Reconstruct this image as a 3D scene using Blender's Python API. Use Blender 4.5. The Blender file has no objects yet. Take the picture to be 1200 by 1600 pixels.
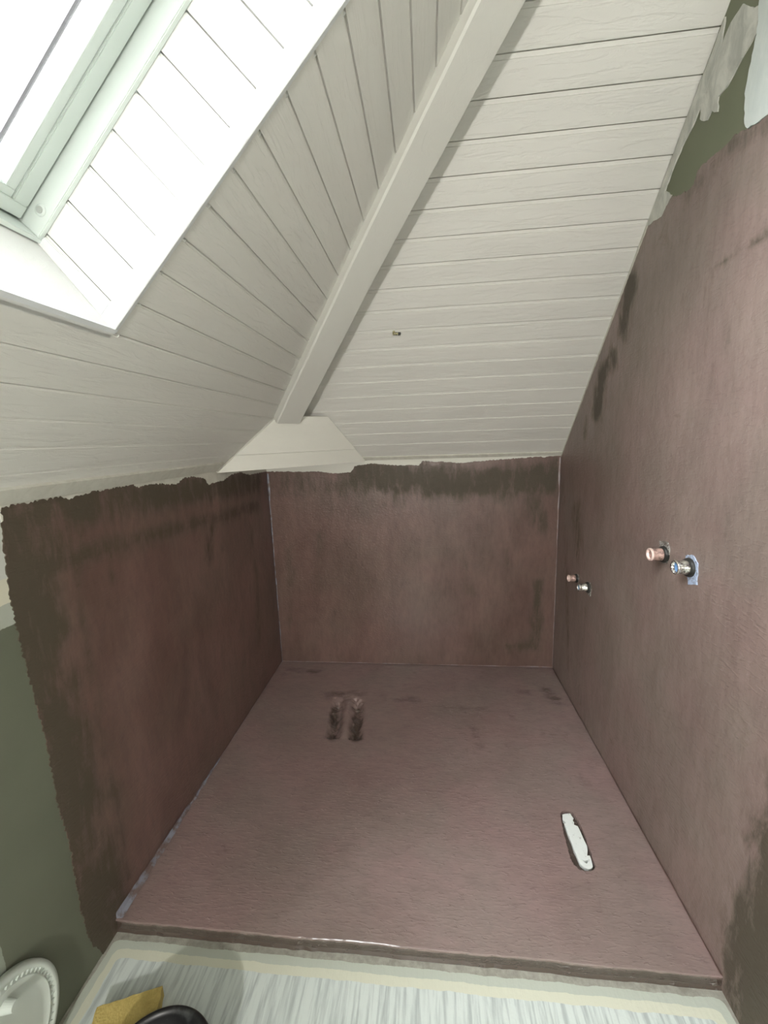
import bpy, bmesh, math, random
from mathutils import Vector, Matrix, noise
from mathutils.geometry import delaunay_2d_cdt

# ---------------------------------------------------------------- camera, sky, lamps, exposure
S = bpy.context.scene
C = S.collection
W, H0, TOP = 1.581, 1.1924, 2.60        # width between side walls, knee wall height, flat ceiling height
K = math.sqrt(0.5)
FY, FZ = -1.375, -0.040                 # front edge of shower platform, floor level below it
REAR = -4.2

cam_d = bpy.data.cameras.new('camera')
cam = bpy.data.objects.new('camera', cam_d); C.objects.link(cam); S.camera = cam
cam_d.sensor_fit = 'HORIZONTAL'; cam_d.sensor_width = 36.0
cam_d.lens = 648.17 / 1200 * 36.0
cam_d.clip_start = 0.02
R_ = Matrix(((0.99448634, -0.10379733, 0.01493422),
             (0.09963541, 0.97966654, 0.17414435),
             (-0.03270628, -0.1716962, 0.98460688)))
rot = Matrix((( R_[0][0], R_[0][2], -R_[0][1]),
              ( R_[1][0], R_[1][2], -R_[1][1]),
              ( R_[2][0], R_[2][2], -R_[2][1])))
cam.matrix_world = Matrix.Translation((0.8878, -2.2395, 1.30)) @ rot.to_4x4()

world = bpy.data.worlds.new('overcast_sky'); S.world = world; world.use_nodes = True
bg = world.node_tree.nodes['Background']
bg.inputs[0].default_value = (0.97, 0.985, 1.0, 1); bg.inputs[1].default_value = 12.0
S.view_settings.view_transform = 'Standard'; S.view_settings.look = 'None'
S.view_settings.gamma = 1.0; S.view_settings.use_curve_mapping = False
S.view_settings.exposure = 0.6

ld = bpy.data.lights.new('work_light', 'AREA'); ld.shape = 'DISK'; ld.size = 0.14
ld.energy = 30.0; ld.color = (1.0, 0.97, 0.92)
lo = bpy.data.objects.new('work_light', ld); C.objects.link(lo)
lo.location = (0.75, -4.0, 1.35)
lo.rotation_euler = (Vector((1.0, -0.4, 1.3)) - Vector(lo.location)).to_track_quat('-Z', 'Y').to_euler()

# ---------------------------------------------------------------- helpers
def link(name, bm, m, parent=None, smooth=False):
    me = bpy.data.meshes.new(name)
    bmesh.ops.recalc_face_normals(bm, faces=bm.faces)
    bm.to_mesh(me); bm.free()
    o = bpy.data.objects.new(name, me); C.objects.link(o)
    if m: me.materials.append(m)
    if smooth:
        for p in me.polygons: p.use_smooth = True
    if parent: o.parent = parent
    return o
def struct(name, bm, m, parent=None, smooth=False):
    o = link(name, bm, m, parent, smooth)
    if not parent: o['kind'] = 'structure'
    return o
def empty(name, loc=(0, 0, 0), kind=None):
    o = bpy.data.objects.new(name, None); C.objects.link(o); o.location = loc
    o.empty_display_size = 0.05
    if kind: o['kind'] = kind
    return o
def tag(o, label, cat, group=None):
    o['label'] = label; o['category'] = cat
    if group: o['group'] = group
def keep(o, parent):                     # parent without moving a mesh modelled in world coordinates
    o.parent = parent
    o.matrix_parent_inverse = Matrix.Translation(parent.location).inverted()
def box(bm, x0, x1, y0, y1, z0, z1, f=None):
    f = f or (lambda a, b, c: (a, b, c))
    v = [bm.verts.new(f(x, y, z)) for x in (x0, x1) for y in (y0, y1) for z in (z0, z1)]
    for a in ((0,1,3,2),(4,6,7,5),(0,4,5,1),(2,3,7,6),(0,2,6,4),(1,5,7,3)):
        bm.faces.new([v[i] for i in a])
def prism(bm, pts, f, d0, d1):           # pts in (u,v), f(u,v,d) -> world
    a = [bm.verts.new(f(u, v, d0)) for u, v in pts]
    b = [bm.verts.new(f(u, v, d1)) for u, v in pts]
    n = len(pts)
    bm.faces.new(a); bm.faces.new(b[::-1])
    for i in range(n):
        bm.faces.new((a[i], b[i], b[(i+1) % n], a[(i+1) % n]))
def rag(pts, amp, step=0.012, seed=0, closed=True, free=None):   # torn outline
    rnd = random.Random(seed); out = []
    n = len(pts)
    for i in range(n if closed else n-1):
        a = Vector(pts[i]); b = Vector(pts[(i+1) % n]); L = (b-a).length
        m = max(1, int(L/step)); t = (b-a).orthogonal() if L > 0 else Vector((0, 0))
        if L > 0: t.normalize()
        for j in range(m):
            p = a.lerp(b, j/m)
            if free is None or free(p):
                p = p + t*amp*(rnd.uniform(-1, 1) if j else 0.5*rnd.uniform(-1, 1))
            out.append((p.x, p.y))
    return out
def dist_poly(p, pl):
    best = 1e9
    for i in range(len(pl)-1):
        ax, ay = pl[i]; bx, by = pl[i+1]
        dx, dy = bx-ax, by-ay; q = dx*dx+dy*dy
        t = 0 if q == 0 else max(0, min(1, ((p[0]-ax)*dx+(p[1]-ay)*dy)/q))
        best = min(best, math.hypot(p[0]-ax-t*dx, p[1]-ay-t*dy))
    return best
def coat(name, pts, f, thick, strokes, m, parent, grid=0.02, height=None):
    """thin coat of waterproofing spread over a surface, with patches where it is thin"""
    bm = bmesh.new()
    cv, _, cf, _, _, _ = delaunay_2d_cdt([Vector(p) for p in pts], [], [list(range(len(pts)))], 1, 1e-6)
    vs = [bm.verts.new((p.x, p.y, 0)) for p in cv]
    for f_ in cf: bm.faces.new([vs[i] for i in f_])
    us = [p[0] for p in pts]; ws = [p[1] for p in pts]
    for ax, lo_, hi in ((0, min(us), max(us)), (1, min(ws), max(ws))):
        c = lo_ + grid
        while c < hi:
            co = (c, 0, 0) if ax == 0 else (0, c, 0); no = (1, 0, 0) if ax == 0 else (0, 1, 0)
            bmesh.ops.bisect_plane(bm, geom=bm.verts[:]+bm.edges[:]+bm.faces[:], plane_co=co, plane_no=no, dist=1e-5)
            c += grid
    lay = bm.verts.layers.float.new('thin')
    for v in bm.verts:
        t = 0
        q = (v.co.x, v.co.y)
        j = 0.35*noise.noise(Vector((q[0]*9, q[1]*9, 3.1)))+0.25*noise.noise(Vector((q[0]*27, q[1]*27, 7.7)))
        for pl_, w, s in strokes:
            d = dist_poly(q, pl_)
            if d < w*2.4:
                x = max(0, min(1, 1.25 - d/(w*(1.35+1.6*j)))) if 1.35+1.6*j > 0.2 else 0
                t = max(t, s*x)
        v[lay] = t
    bnd = [e for e in bm.edges if e.is_boundary]
    r = bmesh.ops.extrude_edge_only(bm, edges=bnd)
    low = {g for g in r['geom'] if isinstance(g, bmesh.types.BMVert)}
    for v in bm.verts:
        u, w_ = v.co.x, v.co.y
        h = (height(u, w_) if height else 0)
        v.co = f(u, w_, -0.001 if v in low else thick + h)
    return link(name, bm, m, parent)

# ---------------------------------------------------------------- materials
def mat(name, col, rough=0.5, metal=0.0, spec=None):
    m = bpy.data.materials.new(name); m.use_nodes = True
    b = m.node_tree.nodes['Principled BSDF']
    b.inputs['Base Color'].default_value = (*col, 1); b.inputs['Roughness'].default_value = rough
    b.inputs['Metallic'].default_value = metal
    if spec is not None: b.inputs['Specular IOR Level'].default_value = spec
    return m, m.node_tree, b
def nd(nt, t, **kw):
    n = nt.nodes.new(t)
    for k_, v in kw.items():
        if k_ in n.inputs: n.inputs[k_].default_value = v
        else: setattr(n, k_, v)
    return n
def coords(nt, scale=(1, 1, 1), rot_=(0, 0, 0)):
    g = nt.nodes.new('ShaderNodeNewGeometry'); mp = nt.nodes.new('ShaderNodeMapping')
    mp.inputs['Scale'].default_value = scale; mp.inputs['Rotation'].default_value = rot_
    nt.links.new(g.outputs['Position'], mp.inputs['Vector']); return mp.outputs[0]
def noise_n(nt, vec, scale, detail=4, rough=0.55, dist=0.0):
    n = nt.nodes.new('ShaderNodeTexNoise'); n.inputs['Scale'].default_value = scale
    n.inputs['Detail'].default_value = detail; n.inputs['Roughness'].default_value = rough
    n.inputs['Distortion'].default_value = dist
    nt.links.new(vec, n.inputs['Vector']); return n.outputs['Fac']
def ramp(nt, fac, stops):
    r = nt.nodes.new('ShaderNodeValToRGB'); cr = r.color_ramp
    while len(cr.elements) < len(stops): cr.elements.new(0.5)
    for e, (p, c) in zip(cr.elements, stops):
        e.position = p; e.color = (*c, 1) if len(c) == 3 else c
    nt.links.new(fac, r.inputs[0]); return r.outputs[0]
def mixc(nt, fac, a, b):
    m = nt.nodes.new('ShaderNodeMix'); m.data_type = 'RGBA'
    for s, v in ((0, fac), (6, a), (7, b)):
        if hasattr(v, 'links'): nt.links.new(v, m.inputs[s])
        else: m.inputs[s].default_value = v if s == 0 else (*v, 1)
    return m.outputs[2]
def mth(nt, op, a, b=0.0, clamp=False):
    m = nt.nodes.new('ShaderNodeMath'); m.operation = op; m.use_clamp = clamp
    for i, v in enumerate((a, b)):
        if hasattr(v, 'links'): nt.links.new(v, m.inputs[i])
        else: m.inputs[i].default_value = v
    return m.outputs[0]
def bump(nt, b, hgt, strength, distance=0.01, prev=None):
    n = nt.nodes.new('ShaderNodeBump'); n.inputs['Strength'].default_value = strength
    n.inputs['Distance'].default_value = distance
    nt.links.new(hgt, n.inputs['Height'])
    if prev: nt.links.new(prev, n.inputs['Normal'])
    nt.links.new(n.outputs[0], b.inputs['Normal']); return n.outputs[0]

def painted_wood(name, col, stretch, rough=0.45, amt=1.0):
    m, nt, b = mat(name, col, rough)
    v = coords(nt, stretch)
    g = noise_n(nt, v, 38, 5, 0.6, 0.8)
    g2 = noise_n(nt, coords(nt, tuple(0.4*s for s in stretch)), 9, 3)
    c = ramp(nt, g2, [(0.3, tuple(x*0.95 for x in col)), (0.7, tuple(min(1, x*1.03) for x in col))])
    nt.links.new(c, b.inputs['Base Color'])
    hr = ramp(nt, g, [(0.40, (0, 0, 0)), (0.52, (1, 1, 1))])
    n1 = bump(nt, b, hr, 0.38*amt, 0.0015)
    bump(nt, b, noise_n(nt, coords(nt), 260, 2), 0.10, 0.001, n1)
    return m
WHITE = (0.71, 0.70, 0.655)
m_rs = painted_wood('painted_boards_along_wall', WHITE, (0.22, 1.5, 1.5))
m_ls = painted_wood('painted_boards_along_roof', WHITE, (1.5, 0.22, 1.5))
m_beam = painted_wood('painted_beam_wood', (0.68, 0.675, 0.625), (0.5, 0.5, 0.5), 0.4, 0.5)
m_plate = painted_wood('painted_corner_board', (0.78, 0.77, 0.70), (0.4, 0.4, 1.5), 0.4, 0.7)
m_reveal = painted_wood('painted_reveal_boards', (0.76, 0.765, 0.74), (0.5, 0.5, 0.5), 0.4, 0.6)
m_trim = painted_wood('painted_trim', (0.72, 0.74, 0.75), (0.5, 0.5, 0.5), 0.35, 0.3)

def membrane(name, base, dark, thinc, ridge, rotz=0.0, bstr=0.22, rough=0.36):
    m, nt, b = mat(name, base, rough, spec=0.5)
    at = nt.nodes.new('ShaderNodeAttribute'); at.attribute_name = 'thin'
    n_big = noise_n(nt, coords(nt, (1, 1, 0.45) if ridge != 'floor' else (0.7, 1, 1)), 5.5, 5, 0.6, 0.4)
    col = ramp(nt, n_big, [(0.30, dark), (0.62, base)])
    n_h = ramp(nt, noise_n(nt, coords(nt), 3.2, 3), [(0.38, (0.97, 1.0, 0.98)), (0.62, (1.05, 0.985, 1.0))])
    n_v = ramp(nt, noise_n(nt, coords(nt, (1, 1, 0.28) if ridge != 'floor' else (0.4, 1, 1)), 46, 7, 0.75, 0.4), [(0.34, (0.70, 0.70, 0.70)), (0.58, (1.06, 1.06, 1.06))])
    for nn, fac in ((n_h, 1.0), (n_v, 0.35 if ridge == 'floor' else 0.6)):
        mm = nt.nodes.new('ShaderNodeMix'); mm.data_type = 'RGBA'; mm.blend_type = 'MULTIPLY'; mm.inputs[0].default_value = fac
        nt.links.new(col, mm.inputs[6]); nt.links.new(nn, mm.inputs[7]); col = mm.outputs[2]
    n_f = noise_n(nt, coords(nt, (1, 1, 0.3) if ridge != 'floor' else (0.5, 1, 1)), 34, 6, 0.7, 0.3)
    n_m = noise_n(nt, coords(nt, (1, 1, 0.35) if ridge != 'floor' else (0.5, 1, 1)), 13, 6, 0.65, 0.5)
    t = mth(nt, 'ADD', at.outputs['Fac'], mth(nt, 'MULTIPLY', mth(nt, 'SUBTRACT', n_f, 0.5), 2.4))
    t = mth(nt, 'ADD', t, mth(nt, 'MULTIPLY', mth(nt, 'SUBTRACT', n_m, 0.5), 2.2))
    t = mth(nt, 'MULTIPLY', mth(nt, 'SUBTRACT', t, 0.12), 1.3, True)
    t = mth(nt, 'MULTIPLY', t, mth(nt, 'MULTIPLY', at.outputs['Fac'], 1.5, True), True)
    spots = ramp(nt, noise_n(nt, coords(nt), 11, 8, 0.75, 0.6), [(0.60, (0, 0, 0)), (0.74, (0.4, 0.4, 0.4))])
    t = mth(nt, 'MAXIMUM', t, spots)
    col2 = mixc(nt, mth(nt, 'MULTIPLY', t, 0.88), col, thinc)
    nt.links.new(col2, b.inputs['Base Color'])
    rg = mth(nt, 'ADD', rough, mth(nt, 'MULTIPLY', t, 0.30 if ridge == 'wall' else 0.0)); nt.links.new(rg, b.inputs['Roughness'])
    sc = (0.35, 1.7, 1.7) if ridge == 'floor' else (1.0, 0.55, 1.5)
    r1 = noise_n(nt, coords(nt, sc, (0, 0, rotz) if ridge == 'floor' else (rotz, 0, 0)), 85, 3, 0.5, 0.5)
    hr = ramp(nt, r1, [(0.50, (0, 0, 0)), (0.66, (1, 1, 1))])
    n1 = bump(nt, b, hr, bstr, 0.002)
    b.inputs['Coat Weight'].default_value = 1.0 if ridge == 'floor' else 0.15
    b.inputs['Coat IOR'].default_value = 1.65 if ridge == 'floor' else 1.5
    b.inputs['Coat Roughness'].default_value = 0.09 if ridge == 'floor' else 0.22
    cb = nt.nodes.new('ShaderNodeBump'); cb.inputs['Strength'].default_value = min(1.0, bstr*3.0); cb.inputs['Distance'].default_value = 0.003
    if ridge == 'floor':
        h2 = ramp(nt, noise_n(nt, coords(nt, (0.32, 1.0, 1.0), (0, 0, rotz)), 120, 2, 0.5, 0.3), [(0.60, (0, 0, 0)), (0.70, (1, 1, 1))])
        cb.inputs['Strength'].default_value = 1.0; cb.inputs['Distance'].default_value = 0.007
    else: h2 = hr
    nt.links.new(h2, cb.inputs['Height']); nt.links.new(cb.outputs[0], b.inputs['Coat Normal'])
    n2 = bump(nt, b, noise_n(nt, coords(nt), 14, 3), 0.15, 0.01, n1)
    bump(nt, b, noise_n(nt, coords(nt), 300, 2), 0.12, 0.001, n2)
    return m
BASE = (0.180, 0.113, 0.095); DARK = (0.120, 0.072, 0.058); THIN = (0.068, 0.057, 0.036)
m_mem = membrane('brown_waterproof_coat_shaded', BASE, DARK, THIN, 'wall')  # copy for left and back, the shade there put into its base colour
m_memr = membrane('brown_waterproof_coat_trowelled_lit', (0.275, 0.208, 0.186), (0.215, 0.160, 0.142), THIN, 'wall', 0.6, 0.35, 0.40)  # same coat, lightened: skylight on the right wall is put into its colour
m_memf = membrane('brown_waterproof_coat_brushed_lit', (0.285, 0.212, 0.198), (0.255, 0.188, 0.174), (0.050, 0.036, 0.026), 'floor', 0.05, 0.26, 0.27)  # same coat, lightened: light falling on the platform is put into its colour

# green plasterboard with white paint above
def green_board(name, side):
    m, nt, b = mat(name, (0.13, 0.145, 0.085), 0.6)
    g = nt.nodes.new('ShaderNodeNewGeometry'); sp = nt.nodes.new('ShaderNodeSeparateXYZ')
    nt.links.new(g.outputs['Position'], sp.inputs[0])
    n = noise_n(nt, coords(nt), 14, 4)
    z = mth(nt, 'ADD', sp.outputs['Z'], mth(nt, 'MULTIPLY', mth(nt, 'SUBTRACT', n, 0.5), 0.03))
    gr = ramp(nt, noise_n(nt, coords(nt), 3), [(0.3, (0.125, 0.136, 0.097)), (0.7, (0.150, 0.161, 0.115))])
    if side == 'left':
        f1 = mth(nt, 'GREATER_THAN', z, 0.935); f2 = mth(nt, 'GREATER_THAN', z, 0.985); f3 = mth(nt, 'GREATER_THAN', z, 1.035)
        c = mixc(nt, f1, gr, (0.40, 0.42, 0.36)); c = mixc(nt, f2, c, (0.62, 0.60, 0.48)); c = mixc(nt, f3, c, (0.55, 0.56, 0.52))
        y = mth(nt, 'ADD', sp.outputs['Y'], mth(nt, 'MULTIPLY', mth(nt, 'SUBTRACT', n, 0.5), 0.02))
        pf = mth(nt, 'MULTIPLY', mth(nt, 'LESS_THAN', y, -1.637), mth(nt, 'LESS_THAN', z, 0.31))
        c = mixc(nt, pf, c, (0.30, 0.33, 0.27))
    elif side == 'back':
        c = mixc(nt, mth(nt, 'GREATER_THAN', z, 1.02), gr, (0.70, 0.69, 0.62))
    else:
        c = gr
    if side == 'right':
        c = ramp(nt, noise_n(nt, coords(nt), 3), [(0.3, (0.155, 0.170, 0.105)), (0.7, (0.185, 0.200, 0.130))])
        far = mth(nt, 'LESS_THAN', sp.outputs['Y'], -1.75)
        c = mixc(nt, far, c, (0.6, 0.6, 0.56))
    nt.links.new(c, b.inputs['Base Color'])
    bump(nt, b, noise_n(nt, coords(nt), 180, 3), 0.15, 0.001)
    return m
m_gl, m_gb, m_grr = green_board('left_board', 'left'), green_board('back_board', 'back'), green_board('right_board', 'right')
m_room, _, _ = mat('room_plaster', (0.62, 0.61, 0.57), 0.7)
def filler(name, c0, c1):
    m, nt, b = mat(name, c0, 0.5)
    nt.links.new(ramp(nt, noise_n(nt, coords(nt, (1, 1, 0.5)), 26, 5, 0.65, 0.6), [(0.35, c0), (0.65, c1)]), b.inputs['Base Color'])
    bump(nt, b, noise_n(nt, coords(nt, (1, 1, 0.3)), 45, 4), 0.4, 0.002); return m
m_fill = filler('grey_white_filler', (0.42, 0.43, 0.39), (0.66, 0.66, 0.60))
m_fill2 = filler('cool_white_filler', (0.62, 0.68, 0.66), (0.70, 0.75, 0.72))
m_white_band = filler('white_paint_edge', (0.58, 0.57, 0.50), (0.68, 0.67, 0.60))

# ---------------------------------------------------------------- outlines measured on the walls (metres)
L_OUT = [(-0.014,1.147),(-0.226,1.147),(-0.332,1.169),(-0.432,1.165),(-0.496,1.148),(-0.634,1.143),(-0.663,1.170),(-0.744,1.185),(-0.807,1.184),(-0.850,1.167),(-0.971,1.183),(-1.057,1.180),(-1.066,1.193),(-1.114,1.190),(-1.232,1.188),(-1.305,1.180),(-1.319,1.188),(-1.401,1.188),(-1.467,1.186),(-1.475,1.137),(-1.483,1.042),(-1.484,0.927),(-1.480,0.834),(-1.468,0.651),(-1.470,0.482),(-1.460,0.326),(-1.464,0.158),(-1.455,0.045),(-1.445,0.012),(-1.432,-0.02),(-1.428,-0.04),(-0.002,-0.04),(-0.002,1.147)]
B_OUT = [(0.002,1.146),(0.086,1.144),(0.232,1.140),(0.304,1.138),(0.375,1.126),(0.475,1.130),(0.501,1.164),(0.590,1.176),(0.728,1.162),(0.848,1.159),(0.866,1.182),(1.068,1.166),(1.267,1.178),(1.478,1.187),(1.494,1.181),(1.532,1.188),(1.579,1.189),(1.579,-0.03),(0.002,-0.03)]
R_OUT = [(-0.002,1.187),(-0.384,1.566),(-0.549,1.725),(-0.574,1.755),(-0.686,1.868),(-0.741,1.925),(-0.763,1.938),(-0.823,1.913),(-0.847,1.930),(-0.876,1.941),(-0.908,1.926),(-0.946,1.917),(-0.972,1.918),(-0.986,1.944),(-1.030,1.943),(-1.075,1.938),(-1.109,1.941),(-1.134,1.937),(-1.158,1.924),(-1.176,1.920),(-1.206,1.917),(-1.30,1.93),(-1.45,1.90),(-1.52,1.88),(-1.55,1.2),(-1.54,0.6),(-1.56,-0.039),(-0.002,-0.039)]
R_FILL = [(-1.017,2.195),(-1.041,2.222),(-1.038,2.160),(-1.001,2.127),(-0.985,2.095),(-0.946,2.064),(-0.906,2.042),(-0.864,2.008),(-0.837,1.975),(-0.873,1.945),(-0.852,1.934),(-0.827,1.913),(-0.790,1.920),(-0.740,1.925),(-0.798,1.983),(-0.907,2.092),(-0.963,2.148)]
R_S1 = [(-1.100,2.197),(-1.154,2.143),(-1.154,2.102),(-1.135,2.094),(-1.102,2.081),(-1.071,2.062),(-1.043,2.063),(-1.045,2.031),(-1.022,2.050),(-1.007,2.038),(-0.976,2.061),(-0.978,2.098),(-1.006,2.135),(-1.033,2.166),(-1.065,2.191)]
R_S2 = [(-1.152,2.158),(-1.154,2.098),(-1.141,2.035),(-1.136,2.005),(-1.145,1.943),(-1.156,1.926),(-1.206,1.916),(-1.234,1.910),(-1.30,1.93),(-1.42,1.90),(-1.45,2.2),(-1.35,2.4),(-1.222,2.3)]
L_ST = [
  ([(-1.470,1.177),(-1.316,1.166),(-1.096,1.150),(-0.753,1.137),(-0.157,1.098)],0.06,0.9),
  ([(-1.478,1.069),(-1.343,1.027),(-1.194,1.038),(-0.936,1.016),(-0.637,1.003),(-0.181,0.983)],0.035,0.65),
  ([(-1.480,1.177),(-1.486,1.040),(-1.479,0.812),(-1.464,0.589),(-1.462,0.317),(-1.462,-0.03)],0.12,1),
  ([(-1.378,1.116),(-1.429,1.098),(-1.450,0.987)],0.09,0.8),
  ([(-1.316,1.019),(-1.320,0.901),(-1.320,0.741),(-1.317,0.532),(-1.313,0.243),(-1.310,0.064)],0.015,0.6),
  ([(-0.642,0.977),(-0.693,0.855)],0.03,0.7),
  ([(-0.278,0.901),(-0.257,0.626),(-0.288,0.286)],0.03,0.35),
  ([(-1.197,1.001),(-1.204,0.929)],0.01,0.6)]
B_ST = [
  ([(0.516,1.105),(0.830,1.080),(1.169,1.055),(1.513,1.081)],0.09,1),
  ([(0.045,1.080),(0.299,1.057),(0.513,1.035)],0.09,0.55),
  ([(1.435,0.981),(1.490,0.808)],0.05,0.6),
  ([(1.482,0.504),(1.481,0.318),(1.486,0.127)],0.03,0.7),
  ([(1.318,0.124),(1.476,0.127)],0.03,0.6),
  ([(0.283,0.784),(0.275,0.653)],0.03,0.4),
  ([(1.068,0.687),(1.103,0.540),(1.121,0.428)],0.03,0.35),
  ([(0.628,0.210),(0.550,0.149)],0.05,0.3),
  ([(0.101,0.692),(0.074,0.221)],0.03,0.4),
  ([(1.308,0.685),(1.326,0.613)],0.02,0.4),
  ([(0.330,0.305),(0.338,0.104)],0.04,0.3)]
R_ST = [
  ([(-0.653,1.777),(-0.620,1.684),(-0.609,1.655)],0.05,0.9),
  ([(-0.533,1.572),(-0.458,1.489),(-0.421,1.392)],0.05,0.9),
  ([(-0.324,1.345),(-0.316,1.290)],0.025,0.6),
  ([(-0.244,0.937),(-0.308,0.768)],0.06,0.55),
  ([(-0.046,1.035),(-0.153,0.592),(-0.257,0.162)],0.03,0.35),
  ([(-1.243,1.685),(-1.154,1.685),(-1.092,1.682),(-1.069,1.654),(-1.071,1.595)],0.012,0.6),
  ([(-1.069,1.683),(-1.087,1.472)],0.01,0.35),
  ([(-1.116,1.173),(-1.085,1.085)],0.02,0.4),
  ([(-1.160,1.515),(-1.207,1.341),(-1.195,1.226)],0.01,0.35),
  ([(-1.209,1.898),(-1.118,1.920),(-1.033,1.922),(-0.961,1.907)],0.03,0.5),
  ([(-0.773,1.917),(-0.742,1.878)],0.05,0.3),
  ([(-1.160,0.934),(-1.193,0.871)],0.01,0.2),
  ([(-1.50,0.60),(-1.475,0.30),(-1.475,-0.04)],0.085,1.1),
  ([(-1.53,1.0),(-1.52,0.5)],0.06,1.0)]
F_ST = [
  ([(0.071,-0.100),(0.262,-0.105)],0.04,0.5),
  ([(0.366,-0.312),(0.517,-0.305)],0.035,0.5),
  ([(0.653,-0.325),(0.817,-0.343)],0.03,0.4),
  ([(1.314,-0.209),(1.374,-0.234)],0.03,0.5),
  ([(1.487,-0.228),(1.511,-0.306)],0.04,0.6),
  ([(1.233,-0.395),(1.269,-0.440)],0.015,0.6),
  ([(1.081,-0.538),(1.097,-0.637)],0.03,0.35),
  ([(0.974,-0.385),(1.187,-0.398)],0.02,0.35),
  ([(1.387,-0.541),(1.477,-0.556)],0.02,0.4),
  ([(0.193,-1.142),(0.214,-1.162)],0.02,0.4),
  ([(1.464,-0.784),(1.477,-0.842)],0.02,0.3),
  ([(0.415,-0.40),(0.448,-0.625)],0.022,1.0),  # both drain legs darkened, recess shade painted into the coat
  ([(0.530,-0.40),(0.556,-0.625)],0.024,0.95)]
SLOT = [(1.333,-0.949),(1.345,-0.937),(1.363,-0.932),(1.375,-0.940),(1.382,-0.966),(1.385,-1.006),(1.384,-1.047),(1.382,-1.092),(1.380,-1.127),(1.368,-1.138),(1.350,-1.141),(1.332,-1.139),(1.319,-1.123),(1.316,-1.104),(1.319,-1.066),(1.322,-1.018),(1.328,-0.978)]
PLATE = [(1.339,-0.951),(1.350,-0.945),(1.366,-0.945),(1.369,-0.953),(1.370,-0.963),(1.365,-0.970),(1.367,-0.978),(1.365,-0.986),(1.374,-0.993),(1.377,-1.002),(1.378,-1.038),(1.379,-1.061),(1.377,-1.074),(1.369,-1.092),(1.376,-1.093),(1.377,-1.103),(1.374,-1.124),(1.367,-1.131),(1.358,-1.134),(1.347,-1.131),(1.338,-1.120),(1.337,-1.106),(1.336,-1.091),(1.334,-1.077),(1.335,-1.054),(1.333,-1.025),(1.334,-0.986),(1.342,-0.981),(1.334,-0.972),(1.336,-0.959)]
HOLE = [(1.347,-1.105),(1.357,-1.108),(1.367,-1.105),(1.364,-1.112),(1.359,-1.117),(1.353,-1.114)]

# ---------------------------------------------------------------- walls, floor
bm = bmesh.new(); box(bm, -0.12, 0, REAR-0.12, 0.12, -0.3, H0+0.03)
wall_left = struct('wall_left', bm, m_gl)
bm = bmesh.new(); box(bm, -0.0, W, 0, 0.12, -0.3, H0+0.03)
wall_back = struct('wall_back', bm, m_gb)
bm = bmesh.new(); box(bm, W, W+0.12, REAR-0.12, 0.12, -0.3, TOP+0.1)
wall_right = struct('wall_right', bm, m_grr)
bm = bmesh.new(); box(bm, 0, W, REAR-0.12, REAR, -0.3, TOP+0.1)
struct('wall_rear', bm, m_room)
bm = bmesh.new(); box(bm, 1.40, W, REAR, -1.40, TOP, TOP+0.1)
struct('ceiling', bm, m_room)

# floor: brushed white primer inside filler and undercoat bands that follow the edges
m_floor, nt, b = mat('brushed_white_floor', (0.6, 0.66, 0.63), 0.42)
g = nt.nodes.new('ShaderNodeNewGeometry'); sp = nt.nodes.new('ShaderNodeSeparateXYZ')
nt.links.new(g.outputs['Position'], sp.inputs[0])
dF = mth(nt, 'SUBTRACT', FY, sp.outputs['Y'])
dL = mth(nt, 'SUBTRACT', sp.outputs['X'], -0.008); dR = mth(nt, 'SUBTRACT', 1.577, sp.outputs['X'])
sm = nt.nodes.new('ShaderNodeMath'); sm.operation = 'SMOOTH_MIN'; sm.inputs[2].default_value = 0.03
nt.links.new(dF, sm.inputs[0]); nt.links.new(mth(nt, 'MINIMUM', dL, mth(nt, 'ADD', dR, 0.012)), sm.inputs[1])
dd = mth(nt, 'ADD', sm.outputs[0], mth(nt, 'MULTIPLY', mth(nt, 'SUBTRACT', noise_n(nt, coords(nt), 16, 4, 0.6), 0.5), 0.014))
br = noise_n(nt, coords(nt, (1, 0.07, 1), (0, 0, -0.42)), 95, 4, 0.6, 0.3)
brc = ramp(nt, br, [(0.36, (0.44, 0.49, 0.48)), (0.56, (0.66, 0.72, 0.69))])
grey = ramp(nt, noise_n(nt, coords(nt), 40, 5, 0.7), [(0.35, (0.26, 0.25, 0.21)), (0.65, (0.40, 0.39, 0.34))])
c = mixc(nt, mth(nt, 'GREATER_THAN', dd, 0.017), grey, (0.50, 0.54, 0.47))
c = mixc(nt, mth(nt, 'GREATER_THAN', dd, 0.036), c, (0.66, 0.67, 0.55))
c = mixc(nt, mth(nt, 'GREATER_THAN', dd, 0.056), c, brc)
nt.links.new(c, b.inputs['Base Color'])
n1 = bump(nt, b, br, 0.45, 0.002); bump(nt, b, noise_n(nt, coords(nt), 60, 4), 0.3, 0.003, n1)
bm = bmesh.new(); box(bm, 0.0, W, REAR, 0, -0.3, FZ)
struct('floor', bm, m_floor)

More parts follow.
